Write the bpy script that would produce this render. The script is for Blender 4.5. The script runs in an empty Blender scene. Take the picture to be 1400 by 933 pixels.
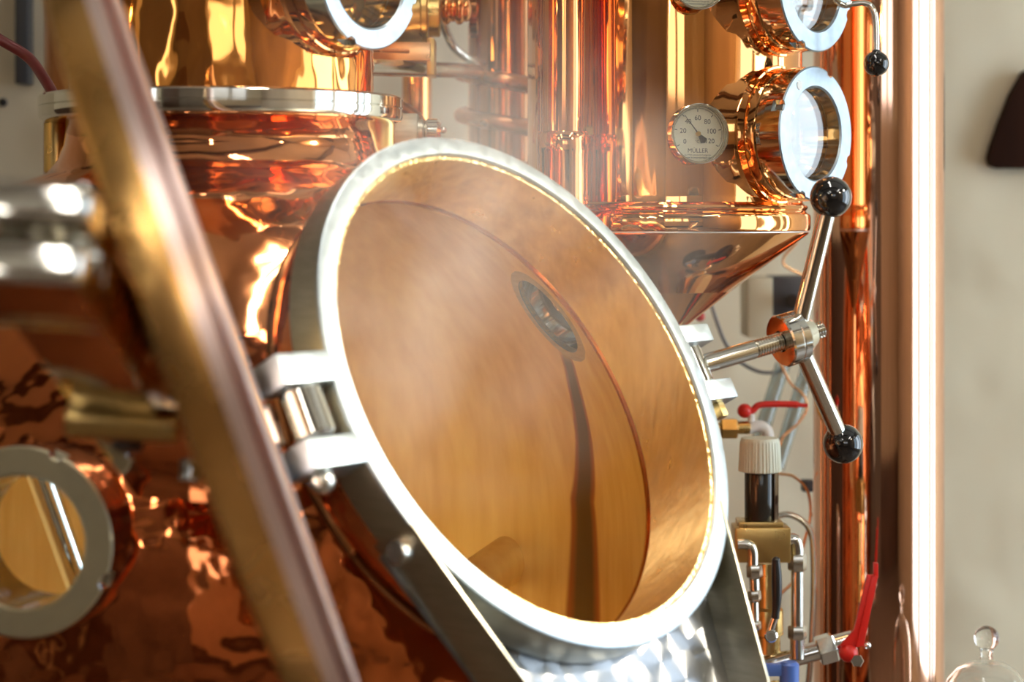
import bpy, bmesh, math, random
from mathutils import Vector, Matrix
random.seed(7)
PI = math.pi
sc = bpy.context.scene
COL = sc.collection
EYE = Vector((0, 0, 1.5))
YW = 3.3                      # face of the back wall
F = 1400 * 70 / 36            # focal length in pixels (70 mm on 36 mm)

def V(*a): return Vector(a)
def at(px, py, D):            # world point seen at a pixel at depth D
    return EYE + V((px - 700) / F * D, D, (300 - py) / F * D)
def pxw(n, D): return n / F * D

# ------------------------------------------------------------------ materials
MATS = {}
def nodes(name):
    m = bpy.data.materials.new(name); m.use_nodes = True
    nt = m.node_tree; b = nt.nodes['Principled BSDF']
    MATS[name] = m
    return m, nt, b
def N(nt, t, **kw):
    n = nt.nodes.new(t)
    for k, v in kw.items(): setattr(n, k, v)
    return n
def plain(name, col, rough=.5, metal=0., **kw):
    m, nt, b = nodes(name)
    b.inputs['Base Color'].default_value = (*col, 1)
    b.inputs['Roughness'].default_value = rough
    b.inputs['Metallic'].default_value = metal
    for k, v in kw.items(): b.inputs[k].default_value = v
    return m
def noisy(name, col, col2, rough, metal, scale, stretch=(1, 1, 1), bump=0., bscale=None, bstretch=None, bdist=.01, rough2=None, detail=3.):
    """base colour and roughness wander between two values on a noise; optional bump"""
    m, nt, b = nodes(name)
    L = nt.links.new
    g = N(nt, 'ShaderNodeNewGeometry')
    mp = N(nt, 'ShaderNodeMapping'); mp.inputs['Scale'].default_value = stretch
    L(g.outputs['Position'], mp.inputs['Vector'])
    no = N(nt, 'ShaderNodeTexNoise'); no.inputs['Scale'].default_value = scale; no.inputs['Detail'].default_value = detail
    L(mp.outputs[0], no.inputs['Vector'])
    cr = N(nt, 'ShaderNodeValToRGB')
    cr.color_ramp.elements[0].position = .3; cr.color_ramp.elements[1].position = .7
    cr.color_ramp.elements[0].color = (*col, 1); cr.color_ramp.elements[1].color = (*col2, 1)
    L(no.outputs['Fac'], cr.inputs['Fac']); L(cr.outputs['Color'], b.inputs['Base Color'])
    b.inputs['Metallic'].default_value = metal
    b.inputs['Roughness'].default_value = rough
    if rough2 is not None:
        mr = N(nt, 'ShaderNodeMapRange'); mr.inputs['From Min'].default_value = .3; mr.inputs['From Max'].default_value = .7
        mr.inputs['To Min'].default_value = rough; mr.inputs['To Max'].default_value = rough2
        L(no.outputs['Fac'], mr.inputs['Value']); L(mr.outputs[0], b.inputs['Roughness'])
    if bump:
        mp2 = N(nt, 'ShaderNodeMapping'); mp2.inputs['Scale'].default_value = bstretch or (1, 1, 1)
        L(g.outputs['Position'], mp2.inputs['Vector'])
        n2 = N(nt, 'ShaderNodeTexNoise'); n2.inputs['Scale'].default_value = bscale or scale; n2.inputs['Detail'].default_value = 1.5
        L(mp2.outputs[0], n2.inputs['Vector'])
        bp = N(nt, 'ShaderNodeBump'); bp.inputs['Strength'].default_value = bump; bp.inputs['Distance'].default_value = bdist
        L(n2.outputs['Fac'], bp.inputs['Height']); L(bp.outputs[0], b.inputs['Normal'])
    return m

COPPER = (.93, .40, .16); COPPER2 = (.90, .36, .135)
noisy('copper_hammered', (.86, .27, .09), (.76, .20, .065), .07, 1, 9, bump=.55, bscale=26, bdist=.008)
noisy('copper_shoulder', (.92, .38, .16), (.86, .32, .12), .06, 1, 6, bump=.5, bscale=14, bdist=.01)
noisy('copper_head', (.93, .40, .10), (.88, .34, .08), .05, 1, 5, bump=.5, bscale=24, bstretch=(1, 1, .5), bdist=.008)
noisy('copper_bright', (.93, .42, .15), (.90, .38, .125), .05, 1, 5, bump=.32, bscale=30, bstretch=(1, 1, .06), bdist=.007)
noisy('copper_cone', (.95, .50, .22), (.92, .45, .18), .06, 1, 8, bump=.22, bscale=9, bdist=.012)
noisy('copper_pipe', (.95, .58, .42), (.92, .52, .36), .05, 1, 5, bump=.06, bscale=14, bstretch=(1, 1, .05), bdist=.008)
noisy('copper_dull', (.62, .27, .11), (.44, .18, .07), .24, 1, 30, rough2=.36)
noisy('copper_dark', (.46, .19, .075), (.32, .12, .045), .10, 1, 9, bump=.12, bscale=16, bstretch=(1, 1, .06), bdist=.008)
noisy('rim_pink', (1.0, .80, .76), (.97, .74, .69), .30, .85, 20, rough2=.38)
noisy('lid_gold', (.95, .56, .20), (.90, .50, .16), .22, 1, 20, rough2=.30)
noisy('copper_red', (.84, .30, .10), (.74, .23, .07), .07, 1, 6, bump=.25, bscale=30, bstretch=(1, 1, .08), bdist=.006)
noisy('copper_satin', (.93, .56, .30), (.86, .48, .22), .26, 1, 20, rough2=.34)
noisy('steel_satin', (.77, .78, .79), (.70, .71, .72), .30, 1, 60, rough2=.40)
noisy('steel_face', (.42, .485, .54), (.37, .43, .48), .34, 1, 90, rough2=.46)
noisy('steel_polished', (.78, .76, .70), (.72, .70, .64), .06, 1, 30, rough2=.10)
noisy('steel_brushed', (.48, .46, .38), (.40, .38, .30), .28, 1, 40, stretch=(1, 1, 8), rough2=.4)
noisy('steel_dark', (.40, .40, .42), (.32, .32, .34), .12, 1, 40, rough2=.18)
noisy('steel_olive', (.66, .61, .43), (.60, .55, .38), .40, 1, 40, rough2=.5)
noisy('nickel', (.72, .71, .66), (.62, .60, .54), .16, 1, 30, rough2=.28)
noisy('chrome', (.82, .82, .82), (.78, .78, .78), .05, 1, 20, rough2=.08)
noisy('brass', (.70, .50, .20), (.58, .38, .13), .24, 1, 30, rough2=.38)
plain('black_ball', (.006, .006, .007), .06, 0, **{'Coat Weight': .6, 'Coat Roughness': .03})
plain('black_plastic', (.012, .012, .013), .35)
plain('smoked_plastic', (.022, .020, .016), .12)
plain('grey_plastic', (.56, .58, .47), .42)
plain('beige_plastic', (.55, .50, .36), .45)
plain('dark_plastic', (.05, .055, .065), .4)
plain('red_paint', (.62, .018, .012), .32)
plain('blue_paint', (.07, .16, .52), .35)
plain('wine_rubber', (.20, .035, .035), .35)
plain('cable_grey', (.16, .16, .17), .45)
plain('white_plastic', (.75, .75, .72), .4)
plain('gasket_red', (.30, .06, .03), .5)
plain('dial_cream', (.93, .90, .70), .5)
plain('dial_ink', (.03, .03, .03), .6)
plain('dial_ink_soft', (.18, .17, .13), .6)
noisy('dark_wood', (.034, .011, .005), (.018, .006, .003), .8, 0, 14, stretch=(1, 1, .15), bump=.2, bscale=40, bdist=.003)
noisy('wall_plaster', (.76, .70, .54), (.71, .65, .49), .9, 0, 2.2, bump=.6, bscale=6, bdist=.04, detail=5)
noisy('panel_dark', (.17, .135, .10), (.13, .10, .075), .9, 0, 2.2, bump=.4, bscale=7, bdist=.02, detail=5)
noisy('ceiling_white', (.68, .64, .55), (.62, .58, .49), .9, 0, 1.5)
noisy('panel_tan', (.46, .36, .24), (.40, .31, .20), .7, 0, 3)
noisy('floor_tile', (.18, .13, .09), (.12, .085, .06), .35, 0, 4)
noisy('beam_wood', (.10, .05, .026), (.06, .03, .016), .6, 0, 8, stretch=(.1, 1, 1))

noisy('copper_neck', (.92, .70, .34), (.70, .47, .21), .27, 1, 60, stretch=(1, 1, .25), rough2=.36, bump=.25, bscale=160, bstretch=(1, 1, .15), bdist=.002, detail=5)
_m = MATS['copper_neck']; _b = _m.node_tree.nodes['Principled BSDF']
_b.inputs['Anisotropic'].default_value = .85
_c = N(_m.node_tree, 'ShaderNodeCombineXYZ')
for _i, _k in enumerate((.6746, -.5709, .4679)): _c.inputs[_i].default_value = _k     # turned surface: brush lines run round the neck
_m.node_tree.links.new(_c.outputs[0], _b.inputs['Tangent'])
def emission(name, col, s):
    m = bpy.data.materials.new(name); m.use_nodes = True
    nt = m.node_tree; nt.nodes.clear()
    e = N(nt, 'ShaderNodeEmission'); e.inputs[0].default_value = (*col, 1); e.inputs[1].default_value = s
    o = N(nt, 'ShaderNodeOutputMaterial'); nt.links.new(e.outputs[0], o.inputs[0])
    MATS[name] = m
emission('daylight', (.78, .90, 1.0), 6.0)
emission('daylight_soft', (.90, .95, 1.0), 2.4)
emission('bulb_warm', (1.0, .62, .22), 90.0)
emission('daylight_blue', (.62, .82, 1.0), 2.8)

def glassy(name, col=(1, 1, 1), rough=0., ior=1.5):
    m, nt, b = nodes(name)
    b.inputs['Base Color'].default_value = (*col, 1); b.inputs['Roughness'].default_value = rough
    b.inputs['IOR'].default_value = ior; b.inputs['Transmission Weight'].default_value = 1
glassy('glass', (1, 1, 1)); glassy('glass_grey', (.62, .66, .66)); glassy('glass_green', (.90, .98, .96))

# marbled (engine-turned) steel: the brushing turns round the middle of every cell
def marbled():
    m, nt, b = nodes('steel_marbled'); L = nt.links.new
    tc = N(nt, 'ShaderNodeTexCoord')
    vo = N(nt, 'ShaderNodeTexVoronoi'); vo.inputs['Scale'].default_value = 27; vo.inputs['Randomness'].default_value = .75
    L(tc.outputs['Object'], vo.inputs['Vector'])
    vm = N(nt, 'ShaderNodeVectorMath', operation='SCALE'); vm.inputs['Scale'].default_value = 1.0
    sub = N(nt, 'ShaderNodeVectorMath', operation='SUBTRACT')
    L(tc.outputs['Object'], sub.inputs[0]); L(vo.outputs['Position'], sub.inputs[1])
    g = N(nt, 'ShaderNodeNewGeometry')
    cx = N(nt, 'ShaderNodeVectorMath', operation='CROSS_PRODUCT')
    L(sub.outputs[0], cx.inputs[0]); L(g.outputs['Normal'], cx.inputs[1])
    L(cx.outputs[0], b.inputs['Tangent'])
    b.inputs['Metallic'].default_value = 1; b.inputs['Roughness'].default_value = .36
    b.inputs['Anisotropic'].default_value = .88
    b.inputs['Base Color'].default_value = (.27, .28, .30, 1)
marbled()

# ------------------------------------------------------------------ bmesh shapes (world coordinates)
def frame_from(axis, up=V(0, 0, 1)):
    z = axis.normalized()
    if abs(z.dot(up)) > .98: up = V(0, 1, 0)
    x = up.cross(z).normalized(); y = z.cross(x)
    return x, y, z
def lathe(bm, prof, org, axis, seg=64, close=False, arc=None, mat=0, rfun=None):
    """prof: (r, h) pairs turned round the axis"""
    x, y, z = frame_from(axis); rings = []
    angs = [2 * PI * i / seg for i in range(seg)]
    for k, (r, h) in enumerate(prof):
        if r < 1e-6:
            rings.append([bm.verts.new(org + z * h)]); continue
        ring = []
        for a in angs:
            rr = r if rfun is None else rfun(k, a, r)
            ring.append(bm.verts.new(org + z * h + x * (rr * math.cos(a)) + y * (rr * math.sin(a))))
        rings.append(ring)
    n = len(rings)
    pairs = [(i, i + 1) for i in range(n - 1)] + ([(n - 1, 0)] if close else [])
    for i, j in pairs:
        A, B = rings[i], rings[j]
        for k in range(seg):
            k2 = (k + 1) % seg
            try:
                if len(A) == 1 and len(B) == 1: continue
                if len(A) == 1: f = bm.faces.new((A[0], B[k2], B[k]))
                elif len(B) == 1: f = bm.faces.new((A[k], A[k2], B[0]))
                else: f = bm.faces.new((A[k], A[k2], B[k2], B[k]))
                f.material_index = mat
            except ValueError: pass
    return bm
def solid(prof, org, axis, seg=64, bm=None, rfun=None):
    """prof from bottom centre to top centre, capped"""
    bm = bm or bmesh.new()
    p = list(prof)
    if p[0][0] > 1e-6: p = [(0, p[0][1])] + p
    if p[-1][0] > 1e-6: p = p + [(0, p[-1][1])]
    return lathe(bm, p, org, axis, seg, rfun=rfun)
def cyl(a, b, r, seg=32, bev=.0015, r2=None, bm=None):
    a = Vector(a); b = Vector(b); L = (b - a).length; r2 = r if r2 is None else r2
    bev = min(bev, L * .3, r * .4, r2 * .4)
    return solid([(r - bev, 0), (r, bev), (r2, L - bev), (r2 - bev, L)], a, b - a, seg, bm)
def ball(c, r, bm=None, seg=32, sx=1, axis=V(0, 0, 1)):
    pr = [(r * math.sin(PI * i / 20), -r * sx * math.cos(PI * i / 20)) for i in range(21)]
    pr[0] = (0, -r * sx); pr[-1] = (0, r * sx)
    return lathe(bm or bmesh.new(), pr, Vector(c), axis, seg)
def box(c, ax, half, bev=.002, bm=None, seg=2):
    """c centre, ax three unit axes, half sizes"""
    t = bmesh.new(); bmesh.ops.create_cube(t, size=2)
    M = Matrix.Identity(4)
    for v in t.verts:
        v.co = Vector(c) + ax[0] * (v.co.x * half[0]) + ax[1] * (v.co.y * half[1]) + ax[2] * (v.co.z * half[2])
    if bev: bmesh.ops.bevel(t, geom=list(t.edges), offset=bev, segments=seg, profile=.6, affect='EDGES')
    return merge(bm, t)
def merge(bm, t):
    if bm is None: return t
    me = bpy.data.meshes.new('tmp'); t.to_mesh(me); bm.from_mesh(me); bpy.data.meshes.remove(me); t.free()
    return bm
def smooth_path(pts, n=10):
    pts = [Vector(p) for p in pts]
    if len(pts) < 3: return pts
    P = [2 * pts[0] - pts[1]] + pts + [2 * pts[-1] - pts[-2]]
    out = []
    for i in range(1, len(P) - 2):
        a, b, c, d = P[i - 1], P[i], P[i + 1], P[i + 2]
        for k in range(n):
            t = k / n
            out.append(.5 * ((2 * b) + (c - a) * t + (2 * a - 5 * b + 4 * c - d) * t * t + (3 * b - a - 3 * c + d) * t ** 3))
    out.append(P[-2]); return out
def tube(pts, r, seg=16, bm=None, smooth=True, n=10):
    bm = bm or bmesh.new()
    P = smooth_path(pts, n) if smooth else [Vector(p) for p in pts]
    t0 = (P[1] - P[0]).normalized(); x, y, _ = frame_from(t0)
    rings = []
    for i, p in enumerate(P):
        t = (P[min(i + 1, len(P) - 1)] - P[max(i - 1, 0)]).normalized()
        x = (x - t * x.dot(t)).normalized(); y = t.cross(x)
        rr = r(i / (len(P) - 1)) if callable(r) else r
        rings.append([bm.verts.new(p + x * rr * math.cos(2 * PI * k / seg) + y * rr * math.sin(2 * PI * k / seg)) for k in range(seg)])
    for A, B in zip(rings, rings[1:]):
        for k in range(seg): bm.faces.new((A[k], A[(k + 1) % seg], B[(k + 1) % seg], B[k]))
    bm.faces.new(rings[0][::-1]); bm.faces.new(rings[-1])
    return bm
def prism(outline, nrm, depth, bev=.0, bm=None):
    """outline: world points of a planar polygon, pushed by depth along nrm"""
    t = bmesh.new()
    a = [t.verts.new(Vector(p)) for p in outline]; b = [t.verts.new(Vector(p) + nrm * depth) for p in outline]
    t.faces.new(a); t.faces.new(b[::-1]); n = len(a)
    for i in range(n): t.faces.new((a[i], b[i], b[(i + 1) % n], a[(i + 1) % n]))
    bmesh.ops.recalc_face_normals(t, faces=t.faces)
    if bev: bmesh.ops.bevel(t, geom=list(t.edges), offset=bev, segments=2, profile=.6, affect='EDGES')
    return merge(bm, t)
def hexnut(a, b, r, bm=None):
    a = Vector(a); b = Vector(b); L = (b - a).length; e = min(.0015, L * .2)
    t = solid([(r * .9, 0), (r, e), (r, L - e), (r * .9, L)], a, b - a, 6)
    return merge(bm, t)
def threads(a, b, r, pitch=.0030, bm=None, seg=24):
    a = Vector(a); b = Vector(b); L = (b - a).length; k = int(L / pitch); pr = []
    for i in range(k):
        h = i * pitch; pr += [(r * .80, h), (r, h + pitch * .35), (r, h + pitch * .6), (r * .80, h + pitch * .95)]
    return solid(pr, a, b - a, seg, bm)

# ------------------------------------------------------------------ objects
def root_of(o):
    while o.parent: o = o.parent
    return o
def obj(name, bm, mat, parent=None, base=None, sharp=35, kind=None, mats=None, recalc=True):
    if recalc: bmesh.ops.recalc_face_normals(bm, faces=bm.faces)
    off = root_of(parent).location.copy() if parent else Vector(base if base is not None else (0, 0, 0))
    for v in bm.verts: v.co -= off
    me = bpy.data.meshes.new(name); bm.to_mesh(me); bm.free()
    for mn in (mats or [mat]): me.materials.append(MATS[mn])
    me.polygons.foreach_set('use_smooth', [True] * len(me.polygons))
    me.set_sharp_from_angle(angle=math.radians(sharp))
    o = bpy.data.objects.new(name, me); COL.objects.link(o)
    if parent: o.parent = parent
    else: o.location = off
    if kind: o['kind'] = kind
    return o
def thing(name, label, cat, loc, group=None):
    o = bpy.data.objects.new(name, None); COL.objects.link(o); o.location = loc; o.empty_display_size = .05
    o['label'] = label; o['category'] = cat
    if group: o['group'] = group
    return o
def tag(o, label, cat, group=None):
    o['label'] = label; o['category'] = cat
    if group: o['group'] = group
    return o
def struct(name, bm, mat): return obj(name, bm, mat, kind='structure')

# ================================================================== THE POT STILL
az, el = math.radians(49.76), math.radians(27.9)
n = V(math.cos(el) * math.sin(az), -math.cos(el) * math.cos(az), math.sin(el))
u = V(0, 0, 1).cross(n).normalized(); v = n.cross(u)
C = EYE + V(.0224, 1.6445, -.1321)
RS = .42
O = C - n * .442                                   # middle of the round pot
def mh(a, b, c): return C + u * a + v * b + n * c   # manhole coordinates
TX, TY = O.x, O.y
zf = EYE.z + .0925                                   # underside of the big flange

still = thing('pot_still', 'large hammered copper pot still with open round manhole and steel rim', 'still', V(TX, TY, 0))

# --- body shell (outer and inner skin), cut open for the manhole and the two sight glasses
def body_profile(R, lo, neck, ztop):
    p = []
    zb = O.z - .46
    p += [(0, zb + lo), (R * .55, zb + lo + .01), (R * .9, zb + lo + .06), (R, zb + lo + .16)]
    for i in range(6): p.append((R, zb + lo + .16 + (O.z - zb - lo - .16) * (i + 1) / 7))
    a0 = math.asin(neck / R)
    a1 = PI / 2; m = 44
    for i in range(m + 1):
        t = i / m; a = a1 + (a0 + .13 - a1) * t
        p.append((R * math.sin(a), O.z + R * math.cos(a)))
    r_, z_ = p[-1]
    p += [(neck + .018, z_ + .010), (neck + .008, z_ + .022), (neck + .002, z_ + .036), (neck, ztop)]
    return p
outer = body_profile(RS, 0, .146, zf)
inner = body_profile(RS - .004, .004, .142, zf)
bm = bmesh.new()
lathe(bm, outer + inner[::-1], V(TX, TY, 0), V(0, 0, 1), 144)
bmesh.ops.remove_doubles(bm, verts=bm.verts, dist=1e-6)
bmesh.ops.recalc_face_normals(bm, faces=bm.faces)
shell = obj('pot_body', bm, 'copper_hammered', still, sharp=40)
# sight glass positions on the pot
sgA = math.radians(-10.5)
sg_ax = V(math.sin(sgA), -math.cos(sgA), 0)
sg_z = EYE.z - .236
sg_o = V(TX, TY, sg_z)
far_ax = (V(.0405, 2.02, EYE.z - .0955) - O).normalized()
def cutter(org, axis, r, h0, h1):
    b = solid([(r, h0), (r, h1)], org, axis, 72); bmesh.ops.recalc_face_normals(b, faces=b.faces)
    me = bpy.data.meshes.new('cut'); b.to_mesh(me); b.free()
    o = bpy.data.objects.new('cut', me); COL.objects.link(o); return o
cuts = [cutter(O, n, .2115, .28, .55), cutter(sg_o, sg_ax, .0505, .33, .50), cutter(O, far_ax, .0455, .33, .50)]
for c in cuts:
    md = shell.modifiers.new('b', 'BOOLEAN'); md.operation = 'DIFFERENCE'; md.solver = 'EXACT'; md.object = c
bpy.context.view_layer.update()
dg = bpy.context.evaluated_depsgraph_get()
me2 = bpy.data.meshes.new_from_object(shell.evaluated_get(dg))
shell.modifiers.clear(); old = shell.data; shell.data = me2; me2.name = 'pot_body'; bpy.data.meshes.remove(old)
for c in cuts:
    m_ = c.data; bpy.data.objects.remove(c); bpy.data.meshes.remove(m_)

# interior of the pot: brushed golden copper with a dark run below the far sight glass
def interior():
    m, nt, b = nodes('copper_inside'); L = nt.links.new
    g = N(nt, 'ShaderNodeNewGeometry')
    mp = N(nt, 'ShaderNodeMapping'); mp.inputs['Scale'].default_value = (1, 1, .12)
    L(g.outputs['Position'], mp.inputs['Vector'])
    no = N(nt, 'ShaderNodeTexNoise'); no.inputs['Scale'].default_value = 55; no.inputs['Detail'].default_value = 5
    L(mp.outputs[0], no.inputs['Vector'])
    cr = N(nt, 'ShaderNodeValToRGB')
    cr.color_ramp.elements[0].position = .3; cr.color_ramp.elements[1].position = .72
    cr.color_ramp.elements[0].color = (.84, .65, .30, 1); cr.color_ramp.elements[1].color = (.95, .80, .43, 1)
    L(no.outputs['Fac'], cr.inputs['Fac'])
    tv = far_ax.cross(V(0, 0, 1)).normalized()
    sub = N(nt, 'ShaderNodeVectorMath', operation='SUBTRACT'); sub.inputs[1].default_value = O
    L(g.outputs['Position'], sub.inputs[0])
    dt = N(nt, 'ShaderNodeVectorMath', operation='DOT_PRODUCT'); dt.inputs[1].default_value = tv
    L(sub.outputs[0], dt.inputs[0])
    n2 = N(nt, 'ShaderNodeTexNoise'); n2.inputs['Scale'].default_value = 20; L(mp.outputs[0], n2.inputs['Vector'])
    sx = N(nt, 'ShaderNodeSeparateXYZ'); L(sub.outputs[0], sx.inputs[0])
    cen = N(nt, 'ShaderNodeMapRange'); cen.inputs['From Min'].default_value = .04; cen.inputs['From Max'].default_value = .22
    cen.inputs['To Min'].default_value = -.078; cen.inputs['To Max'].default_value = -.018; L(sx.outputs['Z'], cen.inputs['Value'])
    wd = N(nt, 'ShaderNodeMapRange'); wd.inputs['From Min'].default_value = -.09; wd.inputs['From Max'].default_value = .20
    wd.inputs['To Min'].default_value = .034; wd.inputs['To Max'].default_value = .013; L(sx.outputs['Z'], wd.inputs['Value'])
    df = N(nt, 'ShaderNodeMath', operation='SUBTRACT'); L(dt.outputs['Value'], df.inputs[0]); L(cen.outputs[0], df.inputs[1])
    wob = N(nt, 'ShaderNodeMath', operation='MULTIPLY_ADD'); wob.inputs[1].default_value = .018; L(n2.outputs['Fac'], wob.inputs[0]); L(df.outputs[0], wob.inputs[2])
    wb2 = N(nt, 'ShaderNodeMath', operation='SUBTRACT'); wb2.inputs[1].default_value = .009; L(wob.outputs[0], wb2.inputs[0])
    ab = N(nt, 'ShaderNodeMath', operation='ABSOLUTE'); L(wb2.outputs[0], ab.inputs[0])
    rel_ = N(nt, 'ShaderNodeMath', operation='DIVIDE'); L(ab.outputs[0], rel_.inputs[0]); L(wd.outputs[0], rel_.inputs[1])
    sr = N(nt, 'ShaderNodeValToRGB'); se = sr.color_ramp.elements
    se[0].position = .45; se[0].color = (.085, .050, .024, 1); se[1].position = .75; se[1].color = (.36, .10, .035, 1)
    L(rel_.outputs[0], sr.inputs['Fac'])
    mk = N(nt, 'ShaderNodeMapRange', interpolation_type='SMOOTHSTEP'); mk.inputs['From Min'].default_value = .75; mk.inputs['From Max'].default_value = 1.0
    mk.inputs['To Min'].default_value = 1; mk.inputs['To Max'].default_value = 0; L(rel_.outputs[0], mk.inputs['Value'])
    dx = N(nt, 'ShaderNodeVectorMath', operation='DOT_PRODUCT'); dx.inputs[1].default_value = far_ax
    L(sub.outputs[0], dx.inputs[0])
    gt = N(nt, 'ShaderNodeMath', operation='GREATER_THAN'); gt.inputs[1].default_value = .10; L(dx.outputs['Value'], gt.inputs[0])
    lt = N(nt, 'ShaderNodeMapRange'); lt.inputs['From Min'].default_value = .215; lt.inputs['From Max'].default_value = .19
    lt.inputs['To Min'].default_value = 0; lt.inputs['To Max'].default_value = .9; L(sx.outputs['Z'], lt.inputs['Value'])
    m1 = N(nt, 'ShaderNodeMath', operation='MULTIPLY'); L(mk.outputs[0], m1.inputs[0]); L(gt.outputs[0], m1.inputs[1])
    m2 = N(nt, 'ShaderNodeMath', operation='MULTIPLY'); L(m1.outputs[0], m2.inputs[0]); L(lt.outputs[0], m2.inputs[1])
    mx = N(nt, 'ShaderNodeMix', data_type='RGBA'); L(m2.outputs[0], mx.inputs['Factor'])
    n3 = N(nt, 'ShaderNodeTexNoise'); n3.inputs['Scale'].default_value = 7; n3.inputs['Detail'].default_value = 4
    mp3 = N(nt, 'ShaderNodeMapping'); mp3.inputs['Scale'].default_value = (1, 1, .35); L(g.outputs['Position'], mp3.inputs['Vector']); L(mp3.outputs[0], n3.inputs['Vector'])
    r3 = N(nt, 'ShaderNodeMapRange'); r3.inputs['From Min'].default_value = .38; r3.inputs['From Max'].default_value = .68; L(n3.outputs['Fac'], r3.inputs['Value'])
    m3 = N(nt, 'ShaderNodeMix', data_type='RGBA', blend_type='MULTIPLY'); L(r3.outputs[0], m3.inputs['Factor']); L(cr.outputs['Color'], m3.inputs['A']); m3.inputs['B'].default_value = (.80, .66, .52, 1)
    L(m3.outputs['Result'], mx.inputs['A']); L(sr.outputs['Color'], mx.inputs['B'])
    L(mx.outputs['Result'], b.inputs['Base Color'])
    b.inputs['Metallic'].default_value = .55; b.inputs['Roughness'].default_value = .46
    bp = N(nt, 'ShaderNodeBump'); bp.inputs['Strength'].default_value = .15; bp.inputs['Distance'].default_value = .002
    L(no.outputs['Fac'], bp.inputs['Height']); L(bp.outputs[0], b.inputs['Normal'])
interior()
me = shell.data
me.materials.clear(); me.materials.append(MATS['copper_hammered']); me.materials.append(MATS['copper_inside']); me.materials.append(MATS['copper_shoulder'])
loc = still.location
for p in me.polygons:
    c = p.center + loc; rel = c - O
    if c.z > O.z: d = rel.length
    else: d = math.hypot(rel.x, rel.y)
    rr = math.hypot(rel.x, rel.y)
    ins = d < RS - .0025 if c.z < O.z + .35 else rr < .1445
    if c.z < O.z - .40: ins = c.z > O.z - .46 + .003 and d < RS - .002
    if p.normal.dot(Vector((rel.x, rel.y, rel.z if c.z > O.z else 0))) < 0: ins = True
    else: ins = False
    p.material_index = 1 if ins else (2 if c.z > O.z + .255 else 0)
me.polygons.foreach_set('use_smooth', [True] * len(me.polygons))
me.set_sharp_from_angle(angle=math.radians(40))
# exact normals on the round part so the cut edges do not dent the reflections
vn = []
for vv in me.vertices:
    c = vv.co + loc; rel = c - O; h = math.hypot(rel.x, rel.y)
    if -.005 < rel.z and h > .195: nn = rel.normalized() * (1 if rel.length > RS - .002 else -1)
    elif rel.z <= -.005 and rel.z > -.28: nn = V(rel.x, rel.y, 0).normalized() * (1 if h > RS - .002 else -1)
    else: nn = vv.normal.copy()
    vn.append(nn)
ln = []
for lp in me.loops: ln.append(vn[lp.vertex_index])
for p in me.polygons:                                 # cut walls keep their flat normal
    for li in p.loop_indices:
        if ln[li].dot(p.normal) < .5: ln[li] = p.normal.copy()
me.normals_split_custom_set(ln)

# --- legs and jacket below (the pot stands on the floor)
bm = bmesh.new()
lathe(bm, [(.43, O.z - .44), (.435, O.z - .43), (.435, .30), (.43, .29), (.40, .29), (.40, O.z - .44)], V(TX, TY, 0), V(0, 0, 1), 96, close=True)
obj('heating_jacket', bm, 'steel_brushed', still)
for a in (20, 110, 200, 290):
    a = math.radians(a); p = V(TX + .38 * math.cos(a), TY + .38 * math.sin(a), 0)
    obj('leg', cyl(p, p + V(0, 0, .30), .03), 'steel_brushed', still)

# --- neck of the manhole and its flat steel rim
bm = bmesh.new()
lathe(bm, [(.2095, -.004), (.2135, -.004), (.2135, -.084), (.2095, -.0815)], C, n, 160, close=True)
neck = obj('manhole_neck', bm, 'copper_neck', still, mats=['copper_neck', 'copper_hammered'])
for p in neck.data.polygons:
    c = p.center + still.location - C; rad = (c - n * c.dot(n)).length
    if rad > .2125: p.material_index = 1
bm = bmesh.new()
lathe(bm, [(.2136, -.0045), (.2125, -.0025), (.2136, 0), (.2275, 0), (.2298, -.0012), (.2305, -.0035), (.2305, -.036), (.229, -.038), (.2136, -.038)], C, n, 200, close=True)
rim = obj('manhole_rim', bm, 'steel_face', still, mats=['steel_face', 'steel_brushed'])
for p in rim.data.polygons:
    c = p.center + still.location - C
    if c.dot(n) < -.003: p.material_index = 1
# weld bead where the neck meets the pot
zc = -(.442 - math.sqrt(RS * RS - .2135 ** 2))
bm = bmesh.new()
lathe(bm, [(.2135 + .005 * math.cos(a), zc + .005 * math.sin(a)) for a in [2 * PI * i / 10 for i in range(10)]], C, n, 120, close=True)
obj('weld_bead', bm, 'copper_dark', still)

UVN = (u, v, n)
for (b0, b1) in ((.015, .040), (-.051, -.027)):
    obj('hinge_lug', box(mh(-.250, (b0 + b1) / 2, -.0155), UVN, (.029, (b1 - b0) / 2, .0155), .003), 'steel_face', still)
for (b0, b1) in ((.022, .040), (-.036, -.016)):
    obj('clamp_lug', box(mh(.2475, (b0 + b1) / 2, -.013), UVN, (.0235, (b1 - b0) / 2, .013), .0025), 'steel_face', still)
# small nut below the lower lugs
obj('hinge_bolt', ball(mh(-.262, -.056, -.016), .0105), 'nickel', still)
obj('pin_nut', hexnut(mh(.248, -.036, -.014), mh(.248, -.050, -.014), .0085), 'brass', still)

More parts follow.
